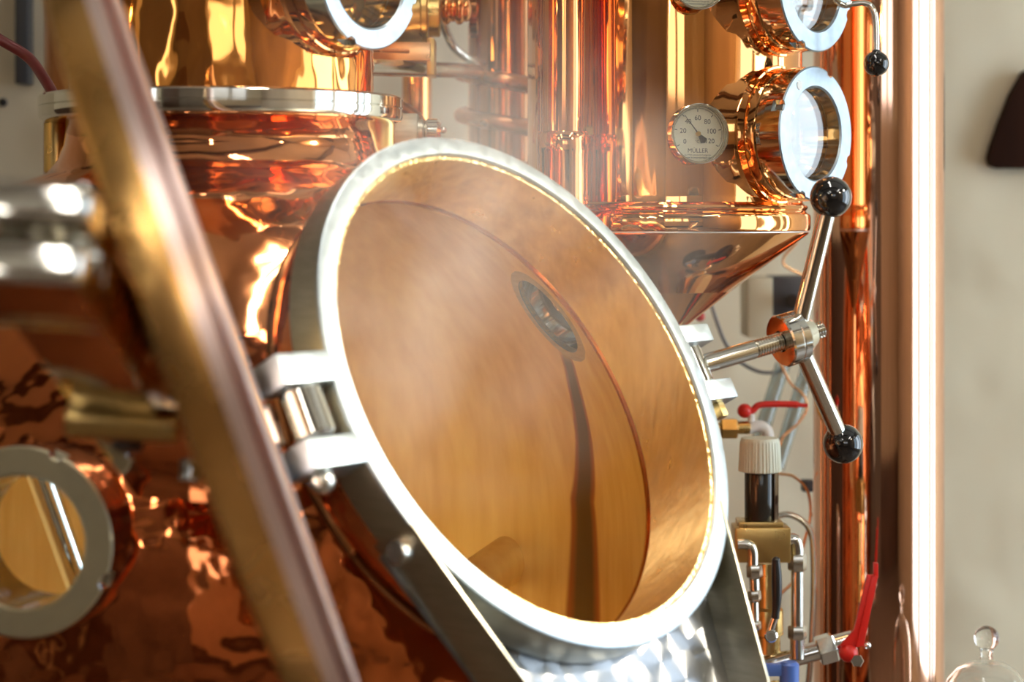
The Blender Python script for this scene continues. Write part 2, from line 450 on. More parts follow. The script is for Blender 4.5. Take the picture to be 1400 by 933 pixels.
# --- the lid, swung open towards the camera
th = math.radians(134.4)
d = u * math.cos(th) + n * math.sin(th); m = -u * math.sin(th) + n * math.cos(th)
PIN = mh(-.258, 0, -.014)
def ld(s, b, k): return PIN + d * s + v * b + m * k
LC = ld(.252, 0, 0)
k0 = .026
bm = bmesh.new()
lathe(bm, [(.2, k0), (.236, k0), (.2385, k0 + .0015), (.2385, k0 + .004), (.236, k0 + .005), (.236, k0 + .0075), (.2385, k0 + .0085), (.2385, k0 + .017), (.2385, k0 + .018), (.2385, k0 + .035), (.2365, k0 + .038), (.2, k0 + .038)], LC, m, 160, close=True)
lid = obj('manhole_lid', bm, 'rim_pink', still, mats=['rim_pink', 'lid_gold'])
for p in lid.data.polygons:
    if (p.center + still.location - LC).dot(m) > k0 + .0172: p.material_index = 1
bm = bmesh.new()
lathe(bm, [(.2352, k0 + .0052), (.2375, k0 + .0052), (.2375, k0 + .0072), (.2352, k0 + .0072)], LC, m, 160, close=True)
obj('gasket', bm, 'gasket_red', lid)
bm = bmesh.new()
lathe(bm, [(0, k0 + .001), (.199, k0 + .001), (.199, k0 + .005), (0, k0 + .005)], LC, m, 96)
obj('inner_plate', bm, 'copper_satin', lid)
dome = [(.225, k0 + .038), (.222, k0 + .040), (.16, k0 + .042), (.08, k0 + .044), (0, k0 + .045)]
bm = bmesh.new(); lathe(bm, dome + [(0, k0 + .030), (.2, k0 + .030), (.225, k0 + .030)], LC, m, 160)
obj('lid_cover', bm, 'lid_gold', lid)
ro = math.radians(24)                                # the strap is rolled a little about its own length
m2_ = (m * math.cos(ro) + v * math.sin(ro)).normalized(); v2_ = (v * math.cos(ro) - m * math.sin(ro)).normalized()
SB = PIN + m * .099 - v * .017
def sd(s_, b, k): return SB + d * s_ + v2_ * b + m2_ * k
DVM = (d, v2_, m2_)
bar = box(sd(.375, 0, 0), DVM, (.115, .0215, .024), .004)
for sgn in (-1, 1):
    box(sd(.508, sgn * .0150, .006), DVM, (.036, .0098, .032), .006, bar, 3)
box(sd(.468, 0, .004), DVM, (.012, .0238, .030), .004, bar)
obj('lid_strap', bar, 'steel_polished', lid)
arm = box(sd(.145, 0, -.006), DVM, (.115, .0235, .030), .004)
box(ld(.001, -.006, .055), (d, v, m), (.007, .017, .036), .0055, arm, 3)
box(ld(.022, -.010, .092), (d, v, m), (.028, .016, .012), .004, arm)
obj('hinge_arm', arm, 'steel_polished', lid)
obj('hinge_knuckle', cyl(mh(-.255, -.0255, -.014), mh(-.255, .0145, -.014), .0165, bev=.003), 'steel_polished', lid)
obj('cross_pin', cyl(sd(.262, -.0235, -.036), sd(.262, -.0235, .030), .0105), 'brass', lid)
p0 = ld(.252, 0, k0 + .036); pk = sd(.252, 0, -.012)
obj('spindle', cyl(p0, pk, .026), 'copper_dull', lid)
obj('lid_bolt', hexnut(sd(.225, -.0225, 0), sd(.225, -.032, 0), .010), 'dark_plastic', lid)
obj('lid_bolt', cyl(sd(.14, -.022, -.028), sd(.14, -.032, -.028), .007), 'chrome', lid)

# --- the swing bolt with its two-armed star handle
q = (u * .882 + n * .471).normalized(); w_ = (u * .471 - n * .882).normalized()
B0 = mh(.2475, .003, -.013)
def rb(s): return B0 + q * s
bolt = obj('swing_bolt', cyl(mh(.2475, -.0155, -.013), mh(.2475, .0215, -.013), .0085), 'steel_polished', still)
bm = cyl(rb(.004), rb(.062), .0090); threads(rb(.062), rb(.097), .0089, bm=bm); threads(rb(.097), rb(.141), .0082, bm=bm)
obj('threaded_rod', bm, 'steel_polished', bolt)
bm = bmesh.new()
lathe(bm, [(.0105, .0), (.0235, .0), (.025, .0015), (.025, .011), (.0245, .0115), (.0245, .0122), (.025, .0127), (.025, .020), (.0235, .0215), (.021, .022), (.0125, .036), (.0095, .037), (.0095, .004)], rb(.091), q, 64, close=True)
obj('clamp_nut', bm, 'steel_polished', bolt)
HB = rb(.109)
a_ = (v * .082 - w_ * .066)
for sg, ex in ((1, 1.17), (-1, 1.13)):
    dv = a_ * sg * ex + q * .045
    k1 = HB + dv.normalized() * .016; k2 = HB + dv
    obj('handle_arm', cyl(k1, k2, .0083), 'steel_polished', bolt)
    bm = ball(k2 + dv.normalized() * .006, .0195)
    obj('ball_knob', bm, 'black_ball', bolt)

# --- discharge chute below the manhole
def onplane(px, py, off):
    r = V((px - 700) / F, 1, (300 - py) / F); c = C - EYE + n * off
    return EYE + r * (c.dot(n) / r.dot(n))
def side_plate(top, bot, inward, dep):
    t = bmesh.new()
    w = (bot - top).normalized()
    A = [top, bot, bot - n * dep, top - n * dep]
    return prism(A, inward, .0025, .0007)
tl, bl = onplane(562, 716, .001), onplane(738, 960, .001)
tr, br = onplane(987, 684, .001), onplane(1060, 960, .001)
arc_ = []
tl2 = tl - n * .040; tr2 = tr - n * .040
for i in range(33):
    t = math.radians(209 + (325 - 209) * i / 32)
    arc_.append(mh(.2150 * math.cos(t), .2150 * math.sin(t), -.039))
chute = obj('discharge_chute', prism(arc_ + [tr2 - v * .01, br - n * .040, bl - n * .040, tl2 - v * .01], -n, .0025), 'steel_marbled', still)
obj('side_plate', side_plate(tl, bl, (tr - tl).normalized(), .043), 'steel_brushed', chute)
obj('side_plate', side_plate(tr, br, (tl - tr).normalized(), .043), 'steel_brushed', chute)
pb = tl - n * .020 + (bl - tl).normalized() * .016
ob_ = -(tr - tl).normalized()
obj('chute_bolt', cyl(pb, pb + ob_ * .012, .010), 'nickel', chute)

# --- pipe inside the pot and the far sight glass
p1 = EYE + V(.006, 2.232, -.374); pdir = V(-.19, -.30, -.085)
obj('inner_pipe', cyl(p1, p1 + pdir, .026), 'copper_inside', still)
obj('inner_lance', cyl(at(36, 590, 1.66), at(128, 850, 1.66), .011), 'chrome', still)

def notched(org, axis, r0, r1, depth, nn=4, hole=.05, name='x'):
    """screw ring with wrench slots round its front edge"""
    prof = [(hole, -depth), (r1, -depth), (r1, -.013), (r1, -.0129), (r1, -.0015), (r1 - .0015, 0), (hole + .002, 0), (hole, -.002)]
    seg = 144
    def rf(k, a, r):
        ph = (a / (2 * PI) * nn + .3) % 1
        return r - .0035 if (k in (3, 4, 5) and ph < .10) else r
    bm = bmesh.new(); lathe(bm, prof, org, axis, seg, close=True, rfun=rf)
    return bm
def sight_glass(parent, base, axis, s0, s1, R, hole, flare=True, collar_mat='copper_bright', tube_mat='steel_polished', nut_mat='steel_face', side_mat='steel_polished'):
    """window tube standing on a copper wall: base is on the vessel axis, s0 where the tube leaves the wall, s1 the glass face"""
    p = base + axis * s1
    L = s1 - s0
    bm = bmesh.new()
    lathe(bm, [(hole, -L - .012), (R * .93, -L - .012), (R * .93, -.030), (R * .95, -.029), (R * .95, -.022), (hole, -.022)], p, axis, 96, close=True)
    t = obj('sight_glass', bm, tube_mat, parent)
    if flare:
        pr = [(R * .935, -L + .010), (R * .96, -L + .010), (R * .985, -L + .006), (R * 1.0, -L + .001), (R * 1.03, -L + .0005), (R * 1.06, -L - .006), (R * 1.12, -L - .009), (R * 1.16, -L - .016), (R * 1.25, -L - .021), (R * 1.32, -L - .032), (R * 1.2, -L - .05), (R * .935, -L - .05)]
        bm = bmesh.new(); lathe(bm, pr, p, axis, 96, close=True)
        obj('flared_collar', bm, collar_mat, t)
    sr_ = obj('screw_ring', notched(p, axis, R, R, .0215, hole=hole), nut_mat, t, mats=[nut_mat, side_mat])
    for pg in sr_.data.polygons:
        if abs(pg.normal.dot(axis)) < .6: pg.material_index = 1
    bm = bmesh.new(); lathe(bm, [(0, -.020), (hole + .004, -.020), (hole + .004, -.012), (0, -.012)], p, axis, 72)
    obj('pane', bm, 'glass_green', t)
    bm = cyl(p + axis * -.001 + V(0, 0, R * .845), p + axis * .001 + V(0, 0, R * .845), .005, 24, .0004)
    return t
front_sg = sight_glass(still, sg_o, sg_ax, .400, .452, .0705, .0485, flare=False, tube_mat='steel_dark', nut_mat='steel_olive', side_mat='steel_dark')
far_p = O + far_ax * .452
bm = bmesh.new(); lathe(bm, [(.045, -.034), (.050, -.034), (.050, .03), (.045, .03)], far_p, far_ax, 72, close=True)
fg = obj('sight_glass', bm, 'chrome', still)
bm = bmesh.new(); lathe(bm, [(.0455, -.040), (.058, -.040), (.058, -.034), (.0455, -.034)], far_p, far_ax, 72, close=True)
obj('mounting_flange', bm, 'steel_brushed', fg)
bm = bmesh.new(); lathe(bm, [(0, .012), (.0445, .012), (.0445, .020), (0, .020)], far_p, far_ax, 72)
obj('pane', bm, 'glass_green', fg)
bm = bmesh.new(); lathe(bm, [(.040, .004), (.0448, .004), (.0448, .011), (.040, .011)], far_p, far_ax, 72, close=True)
obj('gasket', bm, 'cable_grey', fg)

# --- flange and copper head above it
T0 = V(TX, TY, 0)
RF = .1715
fl = bmesh.new()
lathe(fl, [(.140, zf), (.166, zf), (RF - .001, zf + .002), (RF, zf + .005), (RF, zf + .0115), (RF - .0012, zf + .0120), (RF - .0012, zf + .0126), (RF, zf + .0131), (RF, zf + .0215), (RF - .0015, zf + .0232), (RF - .003, zf + .0238), (.140, zf + .0238)], T0, V(0, 0, 1), 144, close=True)
obj('neck_flange', fl, 'steel_polished', still)
for px_ in (77, 523):
    x = (px_ - 700) / F * 1.93
    p = EYE + V(x, 1.93, 0)
    obj('flange_stud', cyl(V(p.x, p.y, EYE.z + .045), V(p.x, p.y, zf + .002), .012), 'brass', still)
hd = bmesh.new()
solid([(.1435, zf + .022), (.1435, zf + .026), (.1435, zf + .25), (.1435, zf + .49), (.1435, zf + .50), (.12, zf + .62), (.06, zf + .68)], T0, V(0, 0, 1), 128, hd)
head = obj('still_head', hd, 'copper_head', still)
hx = V(math.sin(math.radians(53)), -math.cos(math.radians(53)), 0)
# face seen at (497,-37)
sight_glass(still, V(TX, TY, EYE.z + .219), hx, .150, .187, .067, .0475)

# ================================================================== RECTIFYING COLUMN
DC = 2.30
CXc = (908 - 700) / F * DC
CB = V(CXc, DC, 0)
colm = thing('rectifying_column', 'tall polished copper column with dial thermometers and two sight glasses above a cone', 'column', V(CXc, DC, 0))
e = EYE.z
prof = [(.158, e + .62), (.158, e + .3), (.158, e + .030), (.158, e + .0265), (.158, e + .024), (.1585, e + .019), (.161, e + .0165), (.1635, e + .0155), (.1645, e + .0135), (.1635, e + .0115), (.162, e + .0095), (.163, e + .0075), (.1665, e + .0055), (.1675, e + .003), (.1675, e - .009), (.1665, e - .0125), (.164, e - .0135)]
bm = bmesh.new(); lathe(bm, [(0, e + .62)] + prof + [(.150, e - .0136), (.150, e + .61), (0, e + .61)], CB, V(0, 0, 1), 160)
obj('column_shell', bm, 'copper_bright', colm)
bm = bmesh.new()
lathe(bm, [(.164, e - .0140), (.1655, e - .0150), (.1645, e - .0170), (.10, e - .0655), (.034, e - .116), (.026, e - .124), (.0235, e - .135), (.0235, .012), (0, .012)] [:-1] + [(.0205, .012), (.0205, e - .135), (.024, e - .125), (.16, e - .0175)], CB, V(0, 0, 1), 160, close=True)
obj('cone_bottom', bm, 'copper_cone', colm)
bm = bmesh.new(); lathe(bm, [(.1662, e - .0132), (.1668, e - .0138), (.1668, e - .0146), (.1655, e - .0150), (.15, e - .0150), (.15, e - .0132)], CB, V(0, 0, 1), 160, close=True)
obj('seam_band', bm, 'steel_satin', colm)
ca = V(math.sin(math.radians(49.4)), -math.cos(math.radians(49.4)), 0)
for zz in (.0932, .0932 + .1625):
    sgx = sight_glass(colm, V(CXc, DC, e + zz), ca, .160, .205, .0735, .0505)
    rr = V(-ca.y, ca.x, 0) * -1
    # round stamp on the screw ring
    fc = V(CXc, DC, e + zz) + ca * .205
    right = V(math.cos(math.radians(49.4)), math.sin(math.radians(49.4)), 0)
    sp = fc + right * -.0345 + V(0, 0, .051)
    obj('stamp', cyl(sp - ca * .001, sp + ca * .0008, .0052, 24, .0004), 'white_plastic', sgx)
    if zz > .1:
        # wiper lever on the upper glass: rod out of the face, down to a ball
        P = [at(1150, 6, 2.19), at(1166, 5, 2.19), at(1180, 4, 2.19), at(1190, 8, 2.19), at(1196, 20, 2.19), at(1198, 40, 2.19), at(1198, 74, 2.19)]
        lv = obj('wiper_lever', tube([fc - ca * .004 + right * .02] + P, pxw(4.2, 2.19), 16), 'steel_polished', sgx)
        kb = ball(at(1198, 87, 2.19), pxw(17.5, 2.19)); cyl(at(1198, 68, 2.19), at(1198, 76, 2.19), pxw(6, 2.19), bm=kb)
        obj('lever_knob', kb, 'black_ball', sgx)
def text_mesh(bm, s, size, cpos, right, up, nrm, depth=.0002):
    cu = bpy.data.curves.new('t', 'FONT'); cu.body = s; cu.size = size; cu.align_x = 'CENTER'; cu.align_y = 'CENTER'; cu.resolution_u = 3
    o = bpy.data.objects.new('t', cu); COL.objects.link(o); bpy.context.view_layer.update()
    me = bpy.data.meshes.new_from_object(o.evaluated_get(bpy.context.evaluated_depsgraph_get()))
    for vtx in me.vertices:
        c = vtx.co.copy(); vtx.co = cpos + right * c.x + up * c.y + nrm * depth
    bm.from_mesh(me); bpy.data.objects.remove(o); bpy.data.curves.remove(cu); bpy.data.meshes.remove(me)
def bar2d(bm, p, q_, w, nrm):
    dd = (q_ - p).normalized(); s = nrm.cross(dd) * (w / 2)
    bm.faces.new([bm.verts.new(x + nrm * .0002) for x in (p - s, q_ - s, q_ + s, p + s)])
def thermometer(pos_az, ax_az, zz):
    A = math.radians(pos_az); ax = math.radians(ax_az)
    t = V(math.sin(ax), -math.cos(ax), 0); right = V(math.cos(ax), math.sin(ax), 0); up = V(0, 0, 1)
    fc = V(CXc + .187 * math.sin(A), DC - .187 * math.cos(A), e + zz)
    R = .0323
    bm = bmesh.new()
    lathe(bm, [(0, -.018), (R - .003, -.018), (R - .0008, -.016), (R - .0008, -.004), (R, -.003), (R, -.0006), (R - .0008, 0), (R - .0022, 0), (R - .0026, -.0008), (R - .0026, -.010), (0, -.010)], fc, t, 96)
    cs = obj('dial_thermometer', bm, 'steel_polished', colm)
    obj('stem', cyl(fc - t * .045, fc - t * .017, .0075), 'copper_bright', cs)
    bm = bmesh.new(); lathe(bm, [(0, -.0098), (R - .0030, -.0098), (R - .0030, -.0092), (0, -.0092)], fc, t, 72)
    obj('dial', bm, 'dial_cream', cs)
    dc = fc - t * .0092; s = R
    bm = bmesh.new()
    for k in range(0, 121):                      # 0..120 degrees over 240 degrees of arc
        a = math.radians(210 - k * 2.0)
        rd = right * math.cos(a) + up * math.sin(a)
        big = k % 20 == 0; mid = k % 10 == 0
        bar2d(bm, dc + rd * s * (.73 if big else .80 if mid else .825), dc + rd * s * (.87 if not big else .83), s * (.022 if big else .010), t)
    for k, val in enumerate((0, 20, 40, 60, 80, 100, 120)):
        a = math.radians(210 - k * 40); rad = .52 if val < 100 else .48
        text_mesh(bm, str(val), s * .23, dc + right * (s * rad * math.cos(a)) + up * (s * rad * math.sin(a)), right, up, t)
    text_mesh(bm, 'MÜLLER', s * .20, dc - up * s * .56, right, up, t)
    text_mesh(bm, '°C', s * .13, dc - up * s * .26 - right * s * .02, right, up, t)
    text_mesh(bm, 'D-77704 Oberkirch-Tiergarten', s * .072, dc - up * s * .70, right, up, t)
    text_mesh(bm, 'www.brennereianlagen.de', s * .085, dc - up * s * .785, right, up, t)
    obj('dial_markings', bm, 'dial_ink', cs, recalc=False)
    bm = bmesh.new()
    a = math.radians(210 - 43 * 2.0 + 4); rd = right * math.cos(a) + up * math.sin(a); sd = t.cross(rd); nc = dc + t * .0022
    prism([nc + rd * s * .78 + sd * .0002, nc + rd * s * .78 - sd * .0002, nc - sd * .0006, nc + sd * .0006], t, .0005, bm=bm)
    prism([nc - sd * .0008, nc + sd * .0008, nc - rd * s * .30 + sd * s * .13, nc - rd * s * .38, nc - rd * s * .30 - sd * s * .13], t, .0005, bm=bm)
    obj('needle', bm, 'dial_ink', cs)
    obj('needle_hub', cyl(dc, nc + t * .0012, .0026, 20, .0004), 'brass', cs)
    bm = bmesh.new(); lathe(bm, [(0, -.0030), (R - .0027, -.0030), (R - .0027, -.0016), (0, -.0016)], fc, t, 72)
    obj('cover_glass', bm, 'glass', cs)
thermometer(7.5, 14, .0912)
thermometer(7.0, 14, .0912 + .164)

# ================================================================== COPPER PIPES AND COLUMNS
def upright(name, px_, rpx, D, mat, label, cat, zlo, zhi, fl=None):
    x = (px_ - 700) / F * D; r = rpx / F * D
    b = solid([(r - .002, zlo), (r, zlo + .002), (r, zhi - .002), (r - .002, zhi)], V(x, D, 0), V(0, 0, 1), 128)
    return b, V(x, D, zlo)
b, ps = upright('p', 1201, 88.5, 2.56, 'copper_pipe', '', '', 0, 2.9)
tag(obj('copper_pipe', b, 'copper_pipe', base=ps), 'thick upright copper pipe with pink sheen in front of the beige plaster', 'pipe')
# slim pipe with coupling left of the column
D2 = 2.10
x2 = (769 - 700) / F * D2
D2 = 2.13; x2 = (769 - 700) / F * D2
pipe2 = thing('riser_pipe', 'slim copper riser pipe with a smooth coupling just left of the rectifying column', 'pipe', V(x2, D2, e - .10))
obj('pipe', tube([V(x2, D2, e + .6), V(x2, D2, e + .3), V(x2, D2, e - .03), V(x2 + .012, D2 + .015, e - .060), V(x2 + .045, D2 + .055, e - .072)], .0232, 48, n=6), 'copper_red', pipe2)
bm = bmesh.new(); lathe(bm, [(.0230, e + .094), (.0268, e + .0935), (.0278, e + .092), (.0278, e + .072), (.0272, e + .070), (.0272, e - .02), (.0230, e - .022)], V(x2, D2, 0), V(0, 0, 1), 64, close=True)
obj('coupling', bm, 'copper_red', pipe2)
# dark column with the cooling coil
D3 = 2.74
x3 = (694 - 700) / F * D3
cool = thing('cooler_column', 'dark copper cooler column wrapped by a dull copper coil, behind the manhole', 'column', V(x3, D3, 0))
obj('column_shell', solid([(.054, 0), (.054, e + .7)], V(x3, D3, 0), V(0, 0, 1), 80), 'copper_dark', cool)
pts = []
for i in range(0, 16 * 4 + 1):
    a = 2 * PI * i / 16
    pts.append(V(x3 - .064 * math.cos(a), D3 - .064 * math.sin(a), e + .2005 - .0575 * i / 16))
obj('cooling_coil', tube(pts, .0105, 14, n=3), 'copper_dull', cool)
# another column far left
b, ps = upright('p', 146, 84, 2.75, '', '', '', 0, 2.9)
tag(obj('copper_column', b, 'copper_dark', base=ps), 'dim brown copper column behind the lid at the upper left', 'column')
# orange pipe behind the flange
b, ps = upright('p', 570, 20, 3.0, '', '', '', 0, 2.9)
tag(obj('copper_pipe', b, 'copper_bright', base=ps), 'short glimpse of orange copper pipe between flange and dark cooler column', 'pipe')
# thin copper line beside the thick pipe
q0 = at(1122, 300, 2.66); P = [V(q0.x, q0.y, 3.29), V(q0.x, q0.y, 2.0), V(q0.x + .001, q0.y, 1.0), V(q0.x + .003, q0.y, .005)]
tag(obj('copper_line', tube(P, pxw(8, 2.66), 14), 'copper_satin', base=P[0]), 'thin upright copper line hugging the left side of the thick pipe', 'pipe')

# ================================================================== FITTINGS BETWEEN HEAD AND COOLER
cross = thing('vapour_line', 'horizontal steel vapour line with brass union running to the cooler column', 'pipe', at(580, 95, 2.35))
obj('pipe', cyl(at(500, 92, 2.25), at(652, 97, 2.66), pxw(11, 2.45)), 'nickel', cross)
obj('bracket', box(at(590, 80, 2.40), (V(1, 0, 0), V(0, 1, 0), V(0, 0, 1)), (.0048, .03, .022), .001), 'brass', cross)
obj('support_plate', box(at(548, 72, 2.38), (V(1, 0, 0), V(0, 1, 0), V(0, 0, 1)), (.036, .02, .011), .001), 'copper_satin', cross)
obj('rod', cyl(at(505, 68, 2.30), at(560, 70, 2.30), .0025), 'copper_dull', cross)
un = thing('pipe_union', 'brass pipe union with copper beads above the horizontal vapour line', 'fitting', at(570, 20, 2.5))
obj('sleeve', cyl(at(530, 28, 2.44), at(580, 24, 2.44), pxw(34, 2.44)), 'brass', un)
obj('union_ring', cyl(at(576, 22, 2.44), at(586, 22, 2.44), pxw(40, 2.44)), 'brass', un)
obj('union_nut', cyl(at(584, 22, 2.46), at(602, 22, 2.46), pxw(29, 2.46)), 'brass', un)
bm = bmesh.new()
for i in range(4): merge(bm, ball(at(610 + i * 9, 14, 2.5), pxw(20 - (i % 2) * 4, 2.5), sx=.5, axis=V(1, 0, 0)))
obj('copper_bellows', bm, 'copper_bright', un)
obj('end_disc', cyl(at(642, 14, 2.56), at(654, 14, 2.56), pxw(38, 2.56)), 'copper_dark', un)
P = [at(602, 20, 2.62), at(612, 48, 2.62), at(622, 66, 2.62), at(640, 80, 2.64), at(660, 86, 2.68)]
tag(obj('steel_hose', tube(P, pxw(6, 2.62)), 'nickel', base=P[0]), 'bent grey steel hose curving down against the grey wall', 'hose')
fit = thing('drain_valve', 'brushed steel valve body with a rounded end cap behind the manhole rim', 'valve', at(560, 180, 2.3))
obj('body', box(at(548, 178, 2.25), (V(1, 0, 0), V(0, 1, 0), V(0, 0, 1)), (.020, .02, .018), .002), 'steel_brushed', fit)
obj('spacer', cyl(at(565, 180, 2.25), at(579, 180, 2.25), pxw(17, 2.25)), 'steel_brushed', fit)
obj('end_cap', cyl(at(580, 180, 2.25), at(603, 180, 2.25), pxw(18, 2.25), bev=.004), 'steel_polished', fit)
obj('grub_screw', ball(at(606, 178, 2.25), pxw(5, 2.25)), 'nickel', fit)
P = [at(530, 140, 2.45), at(550, 146, 2.45), at(566, 156, 2.45), at(578, 172, 2.45), at(580, 195, 2.45)]
tag(obj('dark_hose', tube(P, pxw(7, 2.45)), 'copper_dull', base=P[0]), 'dark bent copper hose beside the right end of the flange', 'hose')
P = [at(-40, 28, 2.12), at(0, 54, 2.12), at(38, 78, 2.12), at(62, 110, 2.10), at(76, 138, 2.08), at(84, 175, 2.08)]
tag(obj('rubber_hose', tube(P, pxw(7.5, 2.1)), 'wine_rubber', base=P[-1]), 'wine red rubber hose arching down behind the left end of the flange', 'hose')

# ================================================================== VALVES AT LOWER RIGHT
X, Y, Z = V(1, 0, 0), V(0, 1, 0), V(0, 0, 1)
DV = 2.32
def a(px_, py, dD=0.): return at(px_, py, DV + dD)
def s(k): return k / F * DV
val = thing('control_valve', 'brass control valve with white ribbed cap on a smoked black cylinder', 'valve', a(1038, 800))
def ribs(k, ang, r): return r * (1 + .018 * (1 if math.sin(ang * 36) > 0 else -1)) if 1 <= k <= 4 else r
bm = bmesh.new()
solid([(s(27), 0), (s(29), s(1)), (s(28), s(20)), (s(27), s(40)), (s(26.5), s(43)), (s(25), s(46)), (s(14), s(47))], a(1039, 645), Z, 144, bm, rfun=ribs)
cap = obj('ribbed_cap', bm, 'grey_plastic', val)
obj('cylinder', solid([(s(20), 0), (s(21), s(2)), (s(21), s(66)), (s(20), s(68))], a(1039, 712), Z, 48), 'smoked_plastic', val)
obj('spring_clip', box(a(1061, 680, -.01), (X, Y, Z), (s(3), .004, s(40)), .0008), 'chrome', val)
bm = box(a(1040, 742), (X, Y, Z), (s(38), s(26), s(24)), .003)
merge(bm, box(a(1038, 716), (X, Y, Z), (s(30), s(24), s(5)), .001))
obj('valve_body', bm, 'brass', val)
bm = solid([(s(17), 0), (s(17), s(24)), (s(21), s(26)), (s(21), s(60)), (s(17), s(64)), (s(17), s(125))], a(1050, 893, .03), Z, 48)
obj('lower_body', bm, 'brass', val)
bm = tube([a(1068, 738), a(1076, 738), a(1083, 738), a(1088, 742), a(1090, 752), a(1090, 762)], s(9), 20)
merge(bm, hexnut(a(1064, 738), a(1074, 738), s(14)))
obj('elbow', bm, 'nickel', val)
bm = hexnut(a(1090, 758), a(1090, 780), s(13)); merge(bm, cyl(a(1090, 780), a(1090, 858), s(8.5))); merge(bm, hexnut(a(1090, 856), a(1090, 874), s(13))); merge(bm, cyl(a(1090, 872), a(1090, 902), s(10)))
obj('drop_tube', bm, 'nickel', val)
bm = tube([a(1008, 744, -.02), a(1018, 744, -.02), a(1026, 748, -.02), a(1029, 758, -.02), a(1029, 775, -.02)], s(8), 18)
for y0, y1, r in ((772, 790, 11), (790, 808, 7), (808, 822, 9), (822, 850, 6), (850, 862, 9)):
    merge(bm, hexnut(a(1031, y0, -.02), a(1032, y1, -.02), s(r)) if r > 8 else cyl(a(1031, y0, -.02), a(1032, y1, -.02), s(r)))
obj('bypass_tube', bm, 'nickel', val)
# black handled lever
lev = thing('lever_handle', 'black rubber grip lever on a steel strap in front of the brass valve', 'lever', a(1056, 866, -.06))
bm = tube([a(1061, 768, -.06), a(1062, 790, -.06), a(1062, 820, -.06), a(1060, 846, -.06)], lambda t: s(5.5 + 1.5 * math.sin(PI * min(1, t * 1.2))), 16)
merge(bm, ball(a(1061, 767, -.06), s(5.6)))
obj('grip', bm, 'black_plastic', lev)
obj('strap', tube([a(1060, 844, -.06), a(1055, 858, -.06), a(1052, 868, -.06)], s(5), 12), 'chrome', lev)
bm = cyl(a(1054, 870, -.066), a(1054, 870, -.05), s(9)); merge(bm, hexnut(a(1054, 870, -.07), a(1054, 870, -.06), s(6)))
obj('pivot_nut', bm, 'chrome', lev)
# chrome cross pipe with the red lever ball valve
rv = thing('ball_valve', 'chrome ball valve with tall upright red lever beside the thick copper pipe', 'valve', a(1160, 890))
bm = cyl(a(1040, 912, .02), a(1130, 887, .02), s(13))
obj('pipe', bm, 'chrome', rv)
bm = hexnut(a(1118, 891, .02), a(1142, 884, .02), s(21)); merge(bm, cyl(a(1140, 885, .02), a(1168, 877, .02), s(16)))
obj('valve_body', bm, 'chrome', rv)
bm = ball(a(1160, 893, -.015), s(13))
pl = [a(1148, 884, -.02), a(1172, 884, -.02), a(1183, 862, -.02), a(1199, 790, -.02), a(1186, 786, -.02), a(1168, 862, -.02)]
merge(bm, prism(pl, Y, .006, .0012))
pl2 = [a(1170, 886, -.022), a(1181, 884, -.022), a(1200, 792, -.022), a(1199, 788, -.022), a(1192, 788, -.022)]
merge(bm, prism(pl2, Y, .014, .001))
merge(bm, box(a(1197, 780, -.015), (X, Y, Z), (s(3), .004, s(10)), .0006))
obj('lever', bm, 'red_paint', rv)
bm = hexnut(a(1172, 904, -.035), a(1172, 904, -.010), s(9)); merge(bm, ball(a(1186, 883, -.03), s(5)))
obj('lever_nut', bm, 'chrome', rv)
# blue lever
bl_ = thing('drain_tap', 'small tap with blue lever beneath the chrome pipe', 'tap', a(1070, 930, -.05))
bm = box(a(1062, 916, -.07), (X, Y, Z), (s(24), .006, s(8)), .002); merge(bm, cyl(a(1079, 905, -.07), a(1079, 940, -.07), s(13), bev=.003))
obj('lever', bm, 'blue_paint', bl_)
obj('tap_body', cyl(a(1066, 934, -.06), a(1066, 985, -.06), s(16)), 'chrome', bl_)
# upper red lever valve
uv = thing('ball_valve', 'small brass and white ball valve with flat horizontal red lever above the white cap', 'valve', at(1020, 580, 2.5))
D5 = 2.5; s5 = lambda k: k / F * D5
bm = hexnut(at(985, 586, D5), at(1008, 586, D5), s5(15)); merge(bm, cyl(at(1008, 585, D5), at(1026, 585, D5), s5(9)))
obj('union', bm, 'brass', uv)
obj('supply_pipe', tube([at(987, 586, D5), at(975, 586, D5), at(966, 584, D5 + .05), V(at(960, 586, D5).x, YW, at(960, 586, D5).z)], s5(8), 14), 'brass', uv)
bm = tube([at(1022, 586, D5), at(1036, 583, D5), at(1046, 586, D5), at(1050, 594, D5), at(1050, 604, D5)], s5(8), 16); merge(bm, cyl(at(1027, 584, D5), at(1027, 566, D5), s5(5)))
obj('spout', bm, 'white_plastic', uv)
bm = tube([at(1014, 562, D5), at(1028, 562, D5), at(1036, 555, D5), at(1048, 553, D5), at(1080, 553, D5), at(1104, 555, D5)], lambda t: s5(9) if t < .12 else s5(4.5) if t < .9 else s5(3), 14)
merge(bm, ball(at(1018, 562, D5), s5(10)))
obj('lever', bm, 'red_paint', uv)
# grey switch box
D6 = 3.05; s6 = lambda k: k / F * D6
jb = thing('switch_box', 'beige and dark grey wall switch box with a black knob below the copper cone', 'box', at(1055, 420, D6))
obj('front_cover', box(at(1034, 419, D6), (X, Y, Z), (s6(17), .05, s6(41)), .003), 'beige_plastic', jb)
obj('housing', box(at(1075, 404, D6), (X, Y, Z), (s6(24), .045, s6(27)), .003), 'dark_plastic', jb)
obj('knob', cyl(at(1084, 412, D6 - .045), at(1084, 412, D6 - .075), s6(9)), 'black_plastic', jb)
